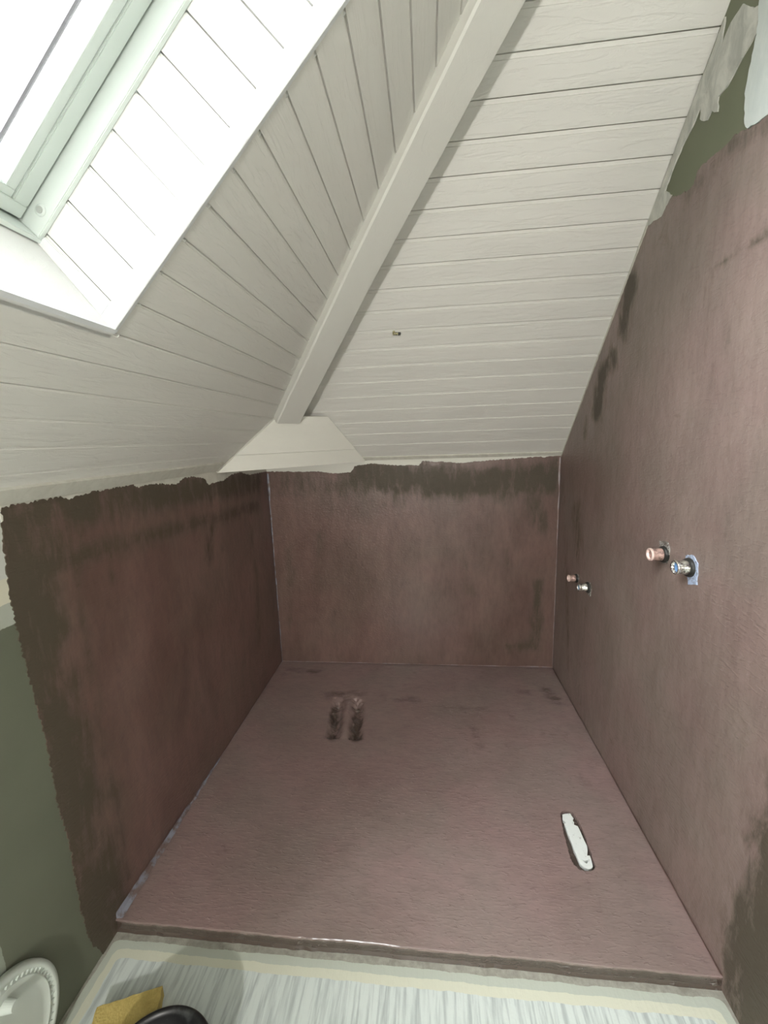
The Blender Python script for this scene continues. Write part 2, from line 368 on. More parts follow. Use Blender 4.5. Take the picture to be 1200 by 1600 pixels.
# waterproof coat on the three walls: brushed on by hand, with torn upper edges
def fL(u, v, d): return Vector((d, u, v))
def fB(u, v, d): return Vector((u, -d, v))
def fR(u, v, d): return Vector((W-d, u, v))
inL = lambda p: p[0] < -0.03 and p[1] > 0.0 
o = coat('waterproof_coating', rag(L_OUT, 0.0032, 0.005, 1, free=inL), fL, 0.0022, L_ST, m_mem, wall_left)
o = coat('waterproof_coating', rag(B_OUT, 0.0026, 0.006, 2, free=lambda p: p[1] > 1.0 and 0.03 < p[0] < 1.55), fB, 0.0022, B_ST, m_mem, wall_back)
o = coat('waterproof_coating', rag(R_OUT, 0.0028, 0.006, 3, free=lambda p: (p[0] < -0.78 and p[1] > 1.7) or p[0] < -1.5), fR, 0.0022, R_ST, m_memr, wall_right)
bm = bmesh.new(); prism(bm, rag(R_FILL, 0.002, 0.01, 4), fR, -0.001, 0.0035); link('edge_filler', bm, m_fill, wall_right)['label'] = 'grey white filler smeared along the sloping ceiling edge'
bm = bmesh.new(); prism(bm, rag([(0.0, 1.191), (-0.80, 1.990), (-0.80, 1.972), (-0.55, 1.728), (-0.0, 1.180)], 0.0016, 0.008, 14, free=lambda p: p[1]+p[0] < 1.186), fR, -0.001, 0.0032)
link('paint_edge', bm, m_white_band, wall_right)
bm = bmesh.new(); prism(bm, rag(R_S1, 0.0025, 0.01, 5), fR, -0.001, 0.003); link('filler_stroke', bm, m_fill, wall_right)['label'] = 'ragged grey white plaster stroke on green board'
bm = bmesh.new(); prism(bm, rag(R_S2, 0.002, 0.01, 6), fR, -0.001, 0.004); link('filler_stroke', bm, m_fill2, wall_right)['label'] = 'cool white plaster patch at the outer side'

# ---------------------------------------------------------------- platform (raised shower floor)
DR = (0.50, -0.33)                     # recess for the future drain, shaped like an upturned U
def drain_h(u, v):
    # two legs joined by an arch
    h = 0
    t = (v+0.345)/(-0.29)
    if -0.12 < t < 1.05:
        cx = 0.472 + 0.032*t + 0.003*noise.noise(Vector((0, v*30, 4)))
        q = abs(u-cx)
        leg = (0.8+0.5*noise.noise(Vector((u*40, v*18, 2))))*math.exp(-abs((q-0.050)/0.028)**3) * max(0, min(1, (1.0-t)*14)) * max(0, min(1, (t+0.05)*3.5+0.4*noise.noise(Vector((u*60, v*60, 9)))))
        mid = math.exp(-(q/0.022)**2) * max(0, min(1, t*3)) * max(0, min(1, (1.0-t)*8))
        arch = math.exp(-(((math.hypot(q, (v+0.39)*0.9)) - 0.052)/0.016)**2) if v > -0.40 else 0
        h = -0.030*leg + 0.005*mid - 0.005*arch
        h += 0.0035*noise.noise(Vector((u*110, v*110, 1)))*(arch+0.25*mid)
    return h
def slot_cut(u, v):
    # inside test for the narrow slot
    ins = False; n = len(SLOT); j = n-1
    for i in range(n):
        xi, yi = SLOT[i]; xj, yj = SLOT[j]
        if (yi > v) != (yj > v) and u < (xj-xi)*(v-yi)/(yj-yi)+xi: ins = not ins
        j = i
    return ins
platform = empty('shower_platform', (0, 0, FZ)); tag(platform, 'raised shower floor slab under brown waterproof coat between the three brown walls', 'shower floor')
def seg(a, b, n): return [a+(b-a)*i/n for i in range(n)]
rnd = random.Random(9)
bm = bmesh.new()
xs = sorted(set([round(v, 4) for v in seg(0.0005, 0.38, 19)+seg(0.38, 0.64, 65)+seg(0.64, 1.30, 33)+seg(1.30, 1.40, 50)+seg(1.40, W-0.0005, 9)+[W-0.0005]]))
ys = sorted(set([round(v, 4) for v in seg(-0.0005, -0.29, 14)+seg(-0.29, -0.68, 97)+seg(-0.68, -0.92, 12)+seg(-0.92, -1.16, 120)+seg(-1.16, FY+0.006, 10)+[FY+0.006, FY+0.002, FY]]))
def front(u): return 0.004*noise.noise(Vector((u*5, 0, 2)))+0.0022*noise.noise(Vector((u*38, 0, 5)))
lay = bm.verts.layers.float.new('thin')  # thin patches, plus painted shade on drain legs and front face
G = []
for u in xs:
    col = []
    for v in ys:
        z = drain_h(u, v)
        if slot_cut(u, v): z = -0.016
        z += 0.0012*noise.noise(Vector((u*4, v*4, 0)))
        vv = v
        if v < FY+0.0065: vv = v + front(u)
        if v <= FY+0.0001: z -= 0.0012
        elif v < FY+0.003: z -= 0.0002
        p = bm.verts.new((u, vv, z))
        t = 0
        for pl_, w, s in F_ST:
            if abs(u-pl_[0][0]) > 0.5: continue
            d = dist_poly((u, v), pl_)
            if d < w*1.8:
                j = 0.4*noise.noise(Vector((u*20, v*30, 3.1)))
                x = max(0, min(1, 1.2-d/(w*(1.3+1.5*j)))) if 1.3+1.5*j > 0.2 else 0; t = max(t, s*x)
        if slot_cut(u, v): t = 0.9  # slot bottom takes the dark coat colour
        p[lay] = t
        col.append(p)
    G.append(col)
for i in range(len(xs)-1):
    for j in range(len(ys)-1):
        bm.faces.new((G[i][j], G[i+1][j], G[i+1][j+1], G[i][j+1]))
# front face, down to the floor with an uneven foot
prev = [G[i][0] for i in range(len(xs))]
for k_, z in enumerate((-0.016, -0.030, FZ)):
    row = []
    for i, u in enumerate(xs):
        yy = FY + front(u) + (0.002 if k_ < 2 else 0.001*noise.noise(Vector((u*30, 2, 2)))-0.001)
        p = bm.verts.new((u, yy, z)); p[lay] = 1.5; row.append(p)  # face shade put into the coat colour, over a partly thin coat
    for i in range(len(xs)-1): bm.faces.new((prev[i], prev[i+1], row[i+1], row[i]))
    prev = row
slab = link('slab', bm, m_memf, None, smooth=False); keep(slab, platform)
for p in slab.data.polygons:
    p.use_smooth = abs(p.normal.z) > 0.7 and p.center.y > FY+0.012

# ---------------------------------------------------------------- white strip in the slot
m_pl, nt, b = mat('smeared_white_plastic', (0.80, 0.84, 0.82), 0.4)
nt.links.new(ramp(nt, noise_n(nt, coords(nt), 70, 5, 0.7), [(0.30, (0.45, 0.47, 0.45)), (0.40, (0.82, 0.86, 0.84))]), b.inputs['Base Color'])
bump(nt, b, noise_n(nt, coords(nt), 120, 4), 0.5, 0.001)
m_slot, _, _ = mat('slot_dark', (0.10, 0.085, 0.07), 0.8)
strip = bmesh.new()
def outline_with_hole(bm, outer, hole, f, d0, d1):
    # bridge the hole to the outline so that one ring describes both
    bi, bj, bd = 0, 0, 9
    for i, a in enumerate(outer):
        for j, h_ in enumerate(hole):
            d = math.hypot(a[0]-h_[0], a[1]-h_[1])
            if d < bd: bi, bj, bd = i, j, d
    top = []
    for d in (d0, d1):
        ov = [bm.verts.new(f(u, v, d)) for u, v in outer]; hv = [bm.verts.new(f(u, v, d)) for u, v in hole]
        top.append((ov, hv))
        es = [bm.edges.new((ov[i], ov[(i+1) % len(ov)])) for i in range(len(ov))]
        es += [bm.edges.new((hv[i], hv[(i+1) % len(hv)])) for i in range(len(hv))]
        bmesh.ops.triangle_fill(bm, edges=es, use_beauty=True)
    for q in (0, 1):
        a, c_ = top[0][q], top[1][q]; n = len(a)
        for i in range(n): bm.faces.new((a[i], c_[i], c_[(i+1) % n], a[(i+1) % n]))
fF = lambda u, v, d: Vector((u, v, d))
outline_with_hole(strip, PLATE, HOLE, fF, -0.012, -0.001)
bmesh.ops.bevel(strip, geom=[e for e in strip.edges if all(abs(v.co.z+0.001) < 1e-6 for v in e.verts) and len(e.link_faces) == 2 and e.calc_face_angle(0) > 1.0], offset=0.0012, segments=2, affect='EDGES')
o = link('plastic_strip', strip, m_pl); tag(o, 'white plastic strip with a hooked lower end set in a slot of the shower floor', 'plastic strip')

# ---------------------------------------------------------------- joint tapes in the corners
m_tape, nt, b = mat('blue_grey_sealing_tape', (0.20, 0.21, 0.25), 0.5)
nt.links.new(ramp(nt, noise_n(nt, coords(nt), 24, 5, 0.7), [(0.42, (0.15, 0.105, 0.095)), (0.58, (0.25, 0.26, 0.31))]), b.inputs['Base Color'])
m_joint, nt, b = mat('light_joint_line', (0.28, 0.22, 0.21), 0.4)
nt.links.new(ramp(nt, noise_n(nt, coords(nt), 18, 5, 0.7), [(0.42, (0.26, 0.18, 0.165)), (0.60, (0.34, 0.29, 0.30))]), b.inputs['Base Color'])
def fillet(name, p0, p1, a, b_, w0, w1, m, n=40, lift=0.003):   # triangular bead in a corner between directions a and b
    p0, p1, a, b_ = map(Vector, (p0, p1, a, b_)); bm = bmesh.new(); rows = []
    for i in range(n+1):
        t = i/n; w = (w0+(w1-w0)*t)*(1+0.5*noise.noise(Vector((t*n*0.5, w0*100, 1))))
        p = p0.lerp(p1, t)
        rows.append([bm.verts.new(p), bm.verts.new(p+a*w+b_*lift), bm.verts.new(p+(a+b_)*w*0.45), bm.verts.new(p+b_*w+a*lift)])
    for i in range(n):
        for j in range(4):
            bm.faces.new((rows[i][j], rows[i][(j+1) % 4], rows[i+1][(j+1) % 4], rows[i+1][j]))
    bm.faces.new(rows[0]); bm.faces.new(rows[-1][::-1])
    return struct(name, bm, m)
fillet('trim_1', (0.001, -0.001, 0.0), (0.001, -0.001, 1.135), (1, 0, 0), (0, -1, 0), 0.006, 0.010, m_tape)
fillet('trim_2', (W-0.001, -0.001, 0.0), (W-0.001, -0.001, 1.18), (-1, 0, 0), (0, -1, 0), 0.006, 0.009, m_joint)
fillet('trim_3', (0.004, -0.001, 0.001), (W-0.004, -0.001, 0.001), (0, -1, 0), (0, 0, 1), 0.006, 0.006, m_joint)
fillet('trim_4', (0.001, FY+0.004, 0.0), (0.001, -0.78, 0.0), (1, 0, 0), (0, 0, 1), 0.020, 0.007, m_tape)
fillet('trim_5', (0.001, -0.78, 0.0), (0.001, -0.004, 0.0), (1, 0, 0), (0, 0, 1), 0.005, 0.004, m_joint)
fillet('trim_6', (W-0.001, FY+0.002, 0.0), (W-0.001, -0.004, 0.0), (-1, 0, 0), (0, 0, 1), 0.006, 0.004, m_mem)

# ---------------------------------------------------------------- sloping board ceilings
SMAX = (TOP-H0)/K
SL_Y0, SL_Y1 = -1.487, -2.36           # skylight opening along y
SL_S0, SL_S1 = 0.4554, 1.60            # and up the slope
def profile(lines, wd, dp, extra=()):
    pr = [(0.0, 0.0)]
    for s in sorted(lines):
        lo_, up = s-wd, s
        pr += [(lo_, 0), (lo_+0.0008, dp*0.35), (up-0.0028, dp*0.5), (up-0.0024, dp*1.2), (up-0.0002, dp*1.2), (up+0.0003, 0)]
    pr += [(SMAX, 0)]
    out = []
    cuts = list(extra)
    for i in range(len(pr)-1):
        out.append(pr[i])
        for c_ in cuts:
            if pr[i][0] < c_-1e-5 and pr[i+1][0] > c_+1e-5:
                t = (c_-pr[i][0])/(pr[i+1][0]-pr[i][0]); out.append((c_, pr[i][1]+t*(pr[i+1][1]-pr[i][1])))
    out.append(pr[-1]); return out
def fRS(s, x, d): return Vector((x, -s*K + d*K, H0 + s*K + d*K))
def fLS(s, y, d): return Vector((s*K - d*K, y, H0 + s*K + d*K))
# right slope: boards run parallel to the back wall
linesR = [1.5284-0.07792*i for i in range(-5, 20)]
pr = profile([s for s in linesR if 0.05 < s < SMAX-0.02], 0.0125, 0.0070)
bm = bmesh.new()
a = [(bm.verts.new(fRS(s, s*K, d)), bm.verts.new(fRS(s, W, d))) for s, d in pr]
for i in range(len(a)-1): bm.faces.new((a[i][0], a[i][1], a[i+1][1], a[i+1][0]))
bk = [bm.verts.new(fRS(0, 0, 0.03)), bm.verts.new(fRS(0, W, 0.03)), bm.verts.new(fRS(SMAX, W, 0.03)), bm.verts.new(fRS(SMAX, SMAX*K, 0.03))]
bm.faces.new(bk)
struct('ceiling', bm, m_rs)
# left slope: boards run parallel to the left wall, with the skylight opening cut out
linesL = [1.3062-0.07136*i for i in range(-9, 18)]
pr = profile([s for s in linesL if 0.05 < s < SMAX-0.02], 0.007, 0.0045, (SL_S0, SL_S1))
bm = bmesh.new()
def strip_y(ya, yb, cond):
    rows = [(s, d, ya(s), yb(s)) for s, d in pr]
    vs = [(bm.verts.new(fLS(s, y0, d)), bm.verts.new(fLS(s, y1, d))) for s, d, y0, y1 in rows]
    for i in range(len(rows)-1):
        if cond(0.5*(rows[i][0]+rows[i+1][0])):
            bm.faces.new((vs[i][0], vs[i][1], vs[i+1][1], vs[i+1][0]))
strip_y(lambda s: -s*K, lambda s: SL_Y0, lambda s: True)
strip_y(lambda s: SL_Y0, lambda s: SL_Y1, lambda s: s < SL_S0 or s > SL_S1)
strip_y(lambda s: SL_Y1, lambda s: REAR, lambda s: True)
bmesh.ops.delete(bm, geom=[v for v in bm.verts if not v.link_faces], context='VERTS')
for (s0, s1, y0, y1) in ((0, SMAX, 0, SL_Y0), (0, SL_S0, SL_Y0, SL_Y1), (SL_S1, SMAX, SL_Y0, SL_Y1), (0, SMAX, SL_Y1, REAR)):
    q = [(s0, y0), (s0, y1), (s1, y1), (s1, y0 if y0 != 0 else -s1*K)]
    bm.faces.new([bm.verts.new(fLS(s, y, 0.03)) for s, y in q])
struct('ceiling', bm, m_ls)
# flat battens at the foot of both slopes
bm = bmesh.new(); box(bm, -0.0, 0.045, REAR, -0.563, -0.008, 0.004, lambda s, y, d: fLS(s+0.008, y, d)); struct('trim_7', bm, m_white_band)
bm = bmesh.new(); box(bm, 0.0, 0.022, 0.5, W, -0.006, 0.004, lambda s, x, d: fRS(s+0.006, x, d)); struct('trim_8', bm, m_white_band)
# white painted band on the walls under the ceiling
def band(name, pts, f, seed, parent):
    bm = bmesh.new(); prism(bm, pts, f, -0.001, 0.0012); link(name, bm, m_white_band, parent)
band('paint_band', [(-0.0, 1.08), (REAR, 1.08), (REAR, H0), (-0.0, H0)], fL, 1, wall_left) if False else None
band('paint_band', [(-0.002, 1.10), (-1.472, 1.10), (-1.472, H0+0.004), (-0.002, H0+0.004)], fL, 1, wall_left)

# ---------------------------------------------------------------- hip beam and corner board
def fH(s, q, t):                        # across the hip, below the hip line, along it
    return Vector((0, 0, H0)) + Vector((1, 1, 0))*K*s + Vector((1, -1, -2))/math.sqrt(6)*q + Vector((1, -1, 1))/math.sqrt(3)*t
bm = bmesh.new()
sec = [(-0.157, -0.02), (-0.157, 0.117), (-0.152, 0.122), (-0.055, 0.122), (-0.050, 0.117), (-0.050, -0.02)]
T0, T1 = 0.505, 2.30
NT = 60
rows = []
for i in range(NT+1):
    t = T0+(T1-T0)*i/NT; w = 0.0012*noise.noise(Vector((t*6, 1, 1)))
    f_ = max(0.0, min(1.0, (1.25-t)/0.78))
    rows.append([bm.verts.new(fH(s+(w+0.012*f_ if j < 3 else -w+0.022*f_), q, t)) for j, (s, q) in enumerate(sec)])
for i in range(NT):
    for j in range(len(sec)):
        bm.faces.new((rows[i][j], rows[i][(j+1) % 6], rows[i+1][(j+1) % 6], rows[i+1][j]))
bm.faces.new(rows[0]); bm.faces.new(rows[-1][::-1])
o = link('hip_rafter', bm, m_beam); tag(o, 'white painted diagonal hip rafter where the two sloping board ceilings meet', 'beam')
# corner board: a trapezoid across the corner, closing the foot of the rafter
A_, B_ = Vector((0.004, -0.563, 1.188)), Vector((0.556, -0.004, 1.190))
C_, D_ = Vector((0.232, -0.414, 1.420)), Vector((0.414, -0.232, 1.420))
nrm = (B_-A_).cross(D_-A_).normalized()
if nrm.dot(Vector((1, -1, 0))) < 0: nrm = -nrm
bm = bmesh.new()
def quadslab(bm, P, n, d0, d1):
    a = [bm.verts.new(p+n*d0) for p in P]; b2 = [bm.verts.new(p+n*d1) for p in P]
    bm.faces.new(a); bm.faces.new(b2[::-1])
    for i in range(4): bm.faces.new((a[i], b2[i], b2[(i+1) % 4], a[(i+1) % 4]))
fr = 0.30
E1, E2 = A_.lerp(C_, fr), B_.lerp(D_, fr)
up = (C_-A_).normalized()*0.0015
quadslab(bm, [A_, B_, E2-up, E1-up], nrm, -0.006, 0.012)
quadslab(bm, [E1+up*0.3, E2+up*0.3, D_, C_], nrm, -0.006, 0.011)
o = link('corner_board', bm, m_plate); tag(o, 'white trapezoid corner board closing the foot of the hip rafter above the brown walls', 'board')

# small brass fitting left in the right slope
m_brass, nt, b = mat('tarnished_brass', (0.30, 0.26, 0.12), 0.45, 0.7)
nt.links.new(ramp(nt, noise_n(nt, coords(nt), 160, 4), [(0.4, (0.12, 0.11, 0.04)), (0.6, (0.55, 0.50, 0.30))]), b.inputs['Base Color'])
m_dark, _, _ = mat('dark_rubber', (0.018, 0.018, 0.016), 0.5)
def tube(bm, p0, p1, r0, r1, n=20, cap0=True, cap1=True):
    p0, p1 = Vector(p0), Vector(p1); d = (p1-p0).normalized(); u = d.orthogonal().normalized(); v = d.cross(u)
    A1 = [bm.verts.new(p0+(u*math.cos(2*math.pi*i/n)+v*math.sin(2*math.pi*i/n))*r0) for i in range(n)]
    B1 = [bm.verts.new(p1+(u*math.cos(2*math.pi*i/n)+v*math.sin(2*math.pi*i/n))*r1) for i in range(n)]
    for i in range(n): bm.faces.new((A1[i], A1[(i+1) % n], B1[(i+1) % n], B1[i]))
    if cap0: bm.faces.new(A1[::-1])
    if cap1: bm.faces.new(B1)
s_b = 0.7358
base = fRS(s_b, 0.780, 0)
ft = empty('ceiling_fitting', base); tag(ft, 'small tarnished brass fitting poking out of the boards of the right slope', 'fitting')
bm = bmesh.new()
tube(bm, fRS(s_b, 0.768, 0.004), fRS(s_b, 0.768, -0.012), 0.0055, 0.0045, 12)
tube(bm, fRS(s_b, 0.763, -0.008), fRS(s_b, 0.786, -0.011), 0.0042, 0.0042, 12)
tube(bm, fRS(s_b, 0.776, -0.0105), fRS(s_b, 0.779, -0.0105), 0.0062, 0.0062, 6)
keep(link('brass_body', bm, m_brass), ft)
bm = bmesh.new(); tube(bm, fRS(s_b, 0.786, -0.011), fRS(s_b, 0.795, -0.012), 0.0060, 0.0050, 12)
keep(link('dark_tip', bm, m_dark), ft)

# ---------------------------------------------------------------- skylight: reveals, bead, window
# side reveal with boards across the depth
e = Vector((-0.119, 0, 0.152))          # lower reveal runs from the ceiling edge to the frame
DEP = 0.195
def fO(s, y, o_): return Vector((s*K - o_*K, y, H0 + s*K + o_*K))      # slope coordinates, o outward
js = [0.4905+0.0707*i for i in range(0, 18)]
def side_reveal(y, sgn, name):
    bm = bmesh.new()
    sl = [(SL_S0-0.03, 0)]
    for s in js:
        if s > SL_S1-0.02: break
        sl += [(s-0.007, 0), (s-0.0064, 0.0014), (s-0.0026, 0.002), (s-0.0024, 0.010), (s-0.0004, 0.010), (s, 0)]
    sl += [(SL_S1, 0)]
    n = 1
    rows = []
    for s, d in sl:
        rows.append([bm.verts.new(fO(s-0.010*(1-o_/DEP)*0+0.012*(o_/DEP), y+sgn*d, o_)) for o_ in (0.0, DEP+0.02)])
    for i in range(len(rows)-1): bm.faces.new((rows[i][0], rows[i][1], rows[i+1][1], rows[i+1][0]))
    q = [bm.verts.new(fO(s, y+sgn*0.02, o_)) for s, o_ in ((SL_S0-0.03, 0), (SL_S0-0.03, DEP+0.03), (SL_S1, DEP+0.03), (SL_S1, 0))]
    bm.faces.new(q)
    return bm
win = empty('window_1', fO(1.0, -1.9, 0.2), 'structure')
keep(link('reveal_boards', side_reveal(SL_Y0, 1, ''), m_reveal), win)
keep(link('reveal_boards', side_reveal(SL_Y1, -1, ''), m_reveal), win)
bm = bmesh.new()                        # lower and upper reveals
SF0 = 0.479                             # foot of the frame
def plank(bm, sA, oA, sB, oB, th):
    v = []
    for y in (SL_Y0+0.004, SL_Y1-0.004):
        v.append([bm.verts.new(fO(sA, y, oA)), bm.verts.new(fO(sB, y, oB)), bm.verts.new(fO(sB+th, y, oB)), bm.verts.new(fO(sA+th, y, oA))])
    for i in range(4): bm.faces.new((v[0][i], v[0][(i+1) % 4], v[1][(i+1) % 4], v[1][i]))
    bm.faces.new(v[0]); bm.faces.new(v[1][::-1])
plank(bm, SL_S0, 0.0, SF0, DEP+0.02, -0.02); keep(link('reveal_panel', bm, m_reveal), win)
bm = bmesh.new(); plank(bm, SL_S1, 0.0, SL_S1, DEP+0.02, 0.02); keep(link('reveal_panel', bm, m_reveal), win)
BW = 0.030
# flat fillet strip in the lower corner of the reveal
bm = bmesh.new()
P = [fO(SL_S0+0.004, SL_Y0, BW+0.002), fO(SL_S0+0.028, SL_Y0, BW+0.002), fO(SF0+0.014, SL_Y0, DEP-0.004), fO(SF0+0.001, SL_Y0, DEP-0.004)]
quadslab(bm, P, Vector((0, -1, 0)), 0.0002, 0.0022); keep(link('corner_fillet', bm, m_trim), win)
# angle bead around the opening
bm = bmesh.new()
BW = 0.030
prism(bm, [(SL_Y0+0.008, -0.0005), (SL_Y0+0.008, -0.002), (SL_Y0-0.002, -0.004), (SL_Y0-0.0035, -0.0025), (SL_Y0-0.0035, BW), (SL_Y0+0.002, BW), (SL_Y0+0.002, -0.0005)],
      lambda y, o_, s: fO(s, y, o_), SL_S0-0.004, SL_S1)
keep(link('corner_bead', bm, m_trim), win)
bm = bmesh.new()
box(bm, SL_S0-0.006, SL_S0+0.003, SL_Y1, SL_Y0+0.003, -0.0046, 0.001, fO)
keep(link('corner_bead', bm, m_trim), win)
# frame, sash, glazing
m_frame, nt, b = mat('white_window_frame', (0.66, 0.72, 0.68), 0.28)
m_gap, _, _ = mat('window_seal', (0.05, 0.05, 0.05), 0.6)
m_spacer, _, _ = mat('grey_spacer', (0.16, 0.15, 0.17), 0.4, 0.3)
m_glass = bpy.data.materials.new('window_glass'); m_glass.use_nodes = True
nt = m_glass.node_tree; nt.nodes.clear()
out = nt.nodes.new('ShaderNodeOutputMaterial'); mx = nt.nodes.new('ShaderNodeMixShader')
tr = nt.nodes.new('ShaderNodeBsdfTransparent'); gl = nt.nodes.new('ShaderNodeBsdfGlossy')
tr.inputs[0].default_value = (0.96, 0.97, 0.965, 1); gl.inputs['Roughness'].default_value = 0.02
fr_ = nt.nodes.new('ShaderNodeFresnel'); fr_.inputs[0].default_value = 1.45
nt.links.new(fr_.outputs[0], mx.inputs[0]); nt.links.new(tr.outputs[0], mx.inputs[1]); nt.links.new(gl.outputs[0], mx.inputs[2])
nt.links.new(mx.outputs[0], out.inputs[0])
def ring(bm, s0, s1, y0, y1, ws, wy, o0, o1, bev=0.0):
    box(bm, s0, s0+ws, y1, y0, o0, o1, fO); box(bm, s1-ws, s1, y1, y0, o0, o1, fO)
    box(bm, s0+ws, s1-ws, y0-wy, y0, o0, o1, fO); box(bm, s0+ws, s1-ws, y1, y1+wy, o0, o1, fO)
Y0, Y1, SS1 = SL_Y0+0.0, SL_Y1, SL_S1
bm = bmesh.new(); ring(bm, SF0, SS1-0.01, Y0, Y1, 0.009, 0.010, 0.190, 0.30)
bmesh.ops.bevel(bm, geom=bm.edges[:], offset=0.0015, segments=2, affect='EDGES')
wf = link('window_frame', bm, m_frame); keep(wf, win)
bm = bmesh.new()
cs, co_, cy = 0.527, 0.211, Y0-0.0100
tube(bm, fO(cs, cy+0.001, co_), fO(cs, cy-0.0022, co_), 0.0105, 0.0095, 24, True, True)
sc = link('screw_cap', bm, m_frame, None, True); sc.parent = wf
bm = bmesh.new(); tube(bm, fO(cs, cy, co_), fO(cs, cy-0.0030, co_), 0.006, 0.006, 20)
m_cap, _, _ = mat('cap_grey', (0.42, 0.45, 0.42), 0.5)
o = link('screw_head', bm, m_cap); o.parent = wf
bm = bmesh.new(); ring(bm, SF0+0.0125, SS1-0.02, Y0-0.0125, Y1+0.012, 0.024, 0.026, 0.229, 0.28)
bmesh.ops.bevel(bm, geom=bm.edges[:], offset=0.0015, segments=2, affect='EDGES')
sash = link('sash', bm, m_frame); keep(sash, win)
bm = bmesh.new(); ring(bm, SF0+0.009, SS1-0.018, Y0-0.0095, Y1+0.009, 0.004, 0.004, 0.246, 0.27)
keep(link('seal', bm, m_gap), win)
bm = bmesh.new(); ring(bm, SF0+0.036, SS1-0.05, Y0-0.0385, Y1+0.038, 0.014, 0.0165, 0.233, 0.262)
bmesh.ops.bevel(bm, geom=bm.edges[:], offset=0.001, segments=1, affect='EDGES')
gb_ = link('glazing_bead', bm, m_frame); keep(gb_, win)
bm = bmesh.new(); box(bm, SF0+0.03, SS1-0.04, Y1+0.03, Y0-0.03, 0.252, 0.2535, fO)
pane = link('pane', bm, m_glass); keep(pane, win)
bm = bmesh.new(); ring(bm, SF0+0.078, SS1-0.10, Y0-0.0705, Y1+0.07, 0.0065, 0.0075, 0.2545, 0.262)
keep(link('spacer_bar', bm, m_spacer), win)

# ---------------------------------------------------------------- water pipes
m_pink, nt, b = mat('copper_pink_pipe', (0.50, 0.32, 0.27), 0.38, 0.35)
nt.links.new(ramp(nt, noise_n(nt, coords(nt), 90, 5, 0.7), [(0.38, (0.16, 0.10, 0.085)), (0.58, (0.56, 0.38, 0.33))]), b.inputs['Base Color'])
m_rim, _, _ = mat('pale_copper_rim', (0.85, 0.66, 0.60), 0.35, 0.2)
m_chr, nt, b = mat('smeared_chrome', (0.7, 0.72, 0.68), 0.2, 0.85)
nt.links.new(ramp(nt, noise_n(nt, coords(nt), 110, 5, 0.7), [(0.40, (0.16, 0.13, 0.14)), (0.55, (0.80, 0.80, 0.74))]), b.inputs['Base Color'])
m_blue, nt, b = mat('blue_plastic', (0.16, 0.36, 0.72), 0.35)
m_patch, nt, b = mat('pale_blue_sealing_patch', (0.42, 0.50, 0.66), 0.6)
nt.links.new(ramp(nt, noise_n(nt, coords(nt), 120, 5, 0.7), [(0.36, (0.16, 0.15, 0.17)), (0.50, (0.42, 0.50, 0.66))]), b.inputs['Base Color'])
m_pgrey, nt, b = mat('grey_sealing_patch', (0.35, 0.34, 0.32), 0.6)
nt.links.new(ramp(nt, noise_n(nt, coords(nt), 150, 5, 0.75), [(0.44, (0.10, 0.075, 0.06)), (0.60, (0.48, 0.48, 0.46))]), b.inputs['Base Color'])
def lathe(bm, y, z, pr_, n=28):          # axis along -x out of the right wall; pr_ = [(dist from wall, radius)]
    rows = [[bm.verts.new((W-d, y+r*math.cos(2*math.pi*i/n), z+r*math.sin(2*math.pi*i/n))) for i in range(n)] for d, r in pr_]
    for a1, b1 in zip(rows, rows[1:]):
        for i in range(n): bm.faces.new((a1[i], a1[(i+1) % n], b1[(i+1) % n], b1[i]))
    return rows
def pipe(y, z, L, r, mb, mr, mi, label, patch=None, mpatch=None, seal=True, plug=0.012):
    t = empty('water_pipe', (W, y, z)); tag(t, label, 'water pipe', 'capped water pipe ends in the right wall')
    bm = bmesh.new()
    rr = lathe(bm, y, z, [(0.0, r*0.98), (L*0.5, r*0.96), (L*0.53, r*0.90), (L-0.006, r*0.90)])
    keep(link('body', bm, mb, None, True), t)
    bm = bmesh.new()
    lathe(bm, y, z, [(L-0.007, r*0.92), (L-0.006, r*1.0), (L-0.001, r*1.0), (L, r*0.95), (L, r*0.78), (L-0.001, r*0.74), (L-plug, r*0.66)])
    keep(link('rim', bm, mr, None, True), t)
    bm = bmesh.new(); rr = lathe(bm, y, z, [(L-plug+0.002, r*0.68), (L-plug+0.002, 0.0012)]); bm.faces.new(rr[-1])
    keep(link('plug', bm, mi, None, False), t)
    if seal:
        bm = bmesh.new(); lathe(bm, y, z, [(0.0, r*1.32), (0.006, r*1.34), (0.012, r*1.22), (0.013, r*0.98)])
        keep(link('seal', bm, m_dark, None, True), t)
    if patch:
        bm = bmesh.new(); prism(bm, rag(patch, 0.002, 0.008, int(abs(y)*100)), fR, 0.001, 0.0045)
        keep(link('sealing_patch', bm, mpatch), t)
pipe(-0.987, 0.942, 0.046, 0.0185, m_pink, m_rim, m_pink, 'copper coloured water pipe end, left one of the upper pair on the right wall',
     [(-0.955,0.975),(-1.000,0.982),(-1.012,0.960),(-1.004,0.920),(-0.980,0.912),(-0.975,0.93)], m_pgrey, True, 0.008)
pipe(-1.107, 0.940, 0.042, 0.0195, m_chr, m_chr, m_blue, 'chrome water pipe end with blue plug and pale blue patch, right of the upper pair',
     [(-1.085,0.968),(-1.116,0.976),(-1.137,0.960),(-1.143,0.905),(-1.108,0.893),(-1.100,0.92)], m_patch, True, 0.010)
pipe(-0.308, 0.634, 0.044, 0.0155, m_pink, m_rim, m_pink, 'reddish copper water pipe end, left one of the lower pair near the back corner',
     [(-0.290,0.650),(-0.325,0.656),(-0.333,0.64),(-0.325,0.615),(-0.295,0.612)], m_pgrey, True, 0.008)
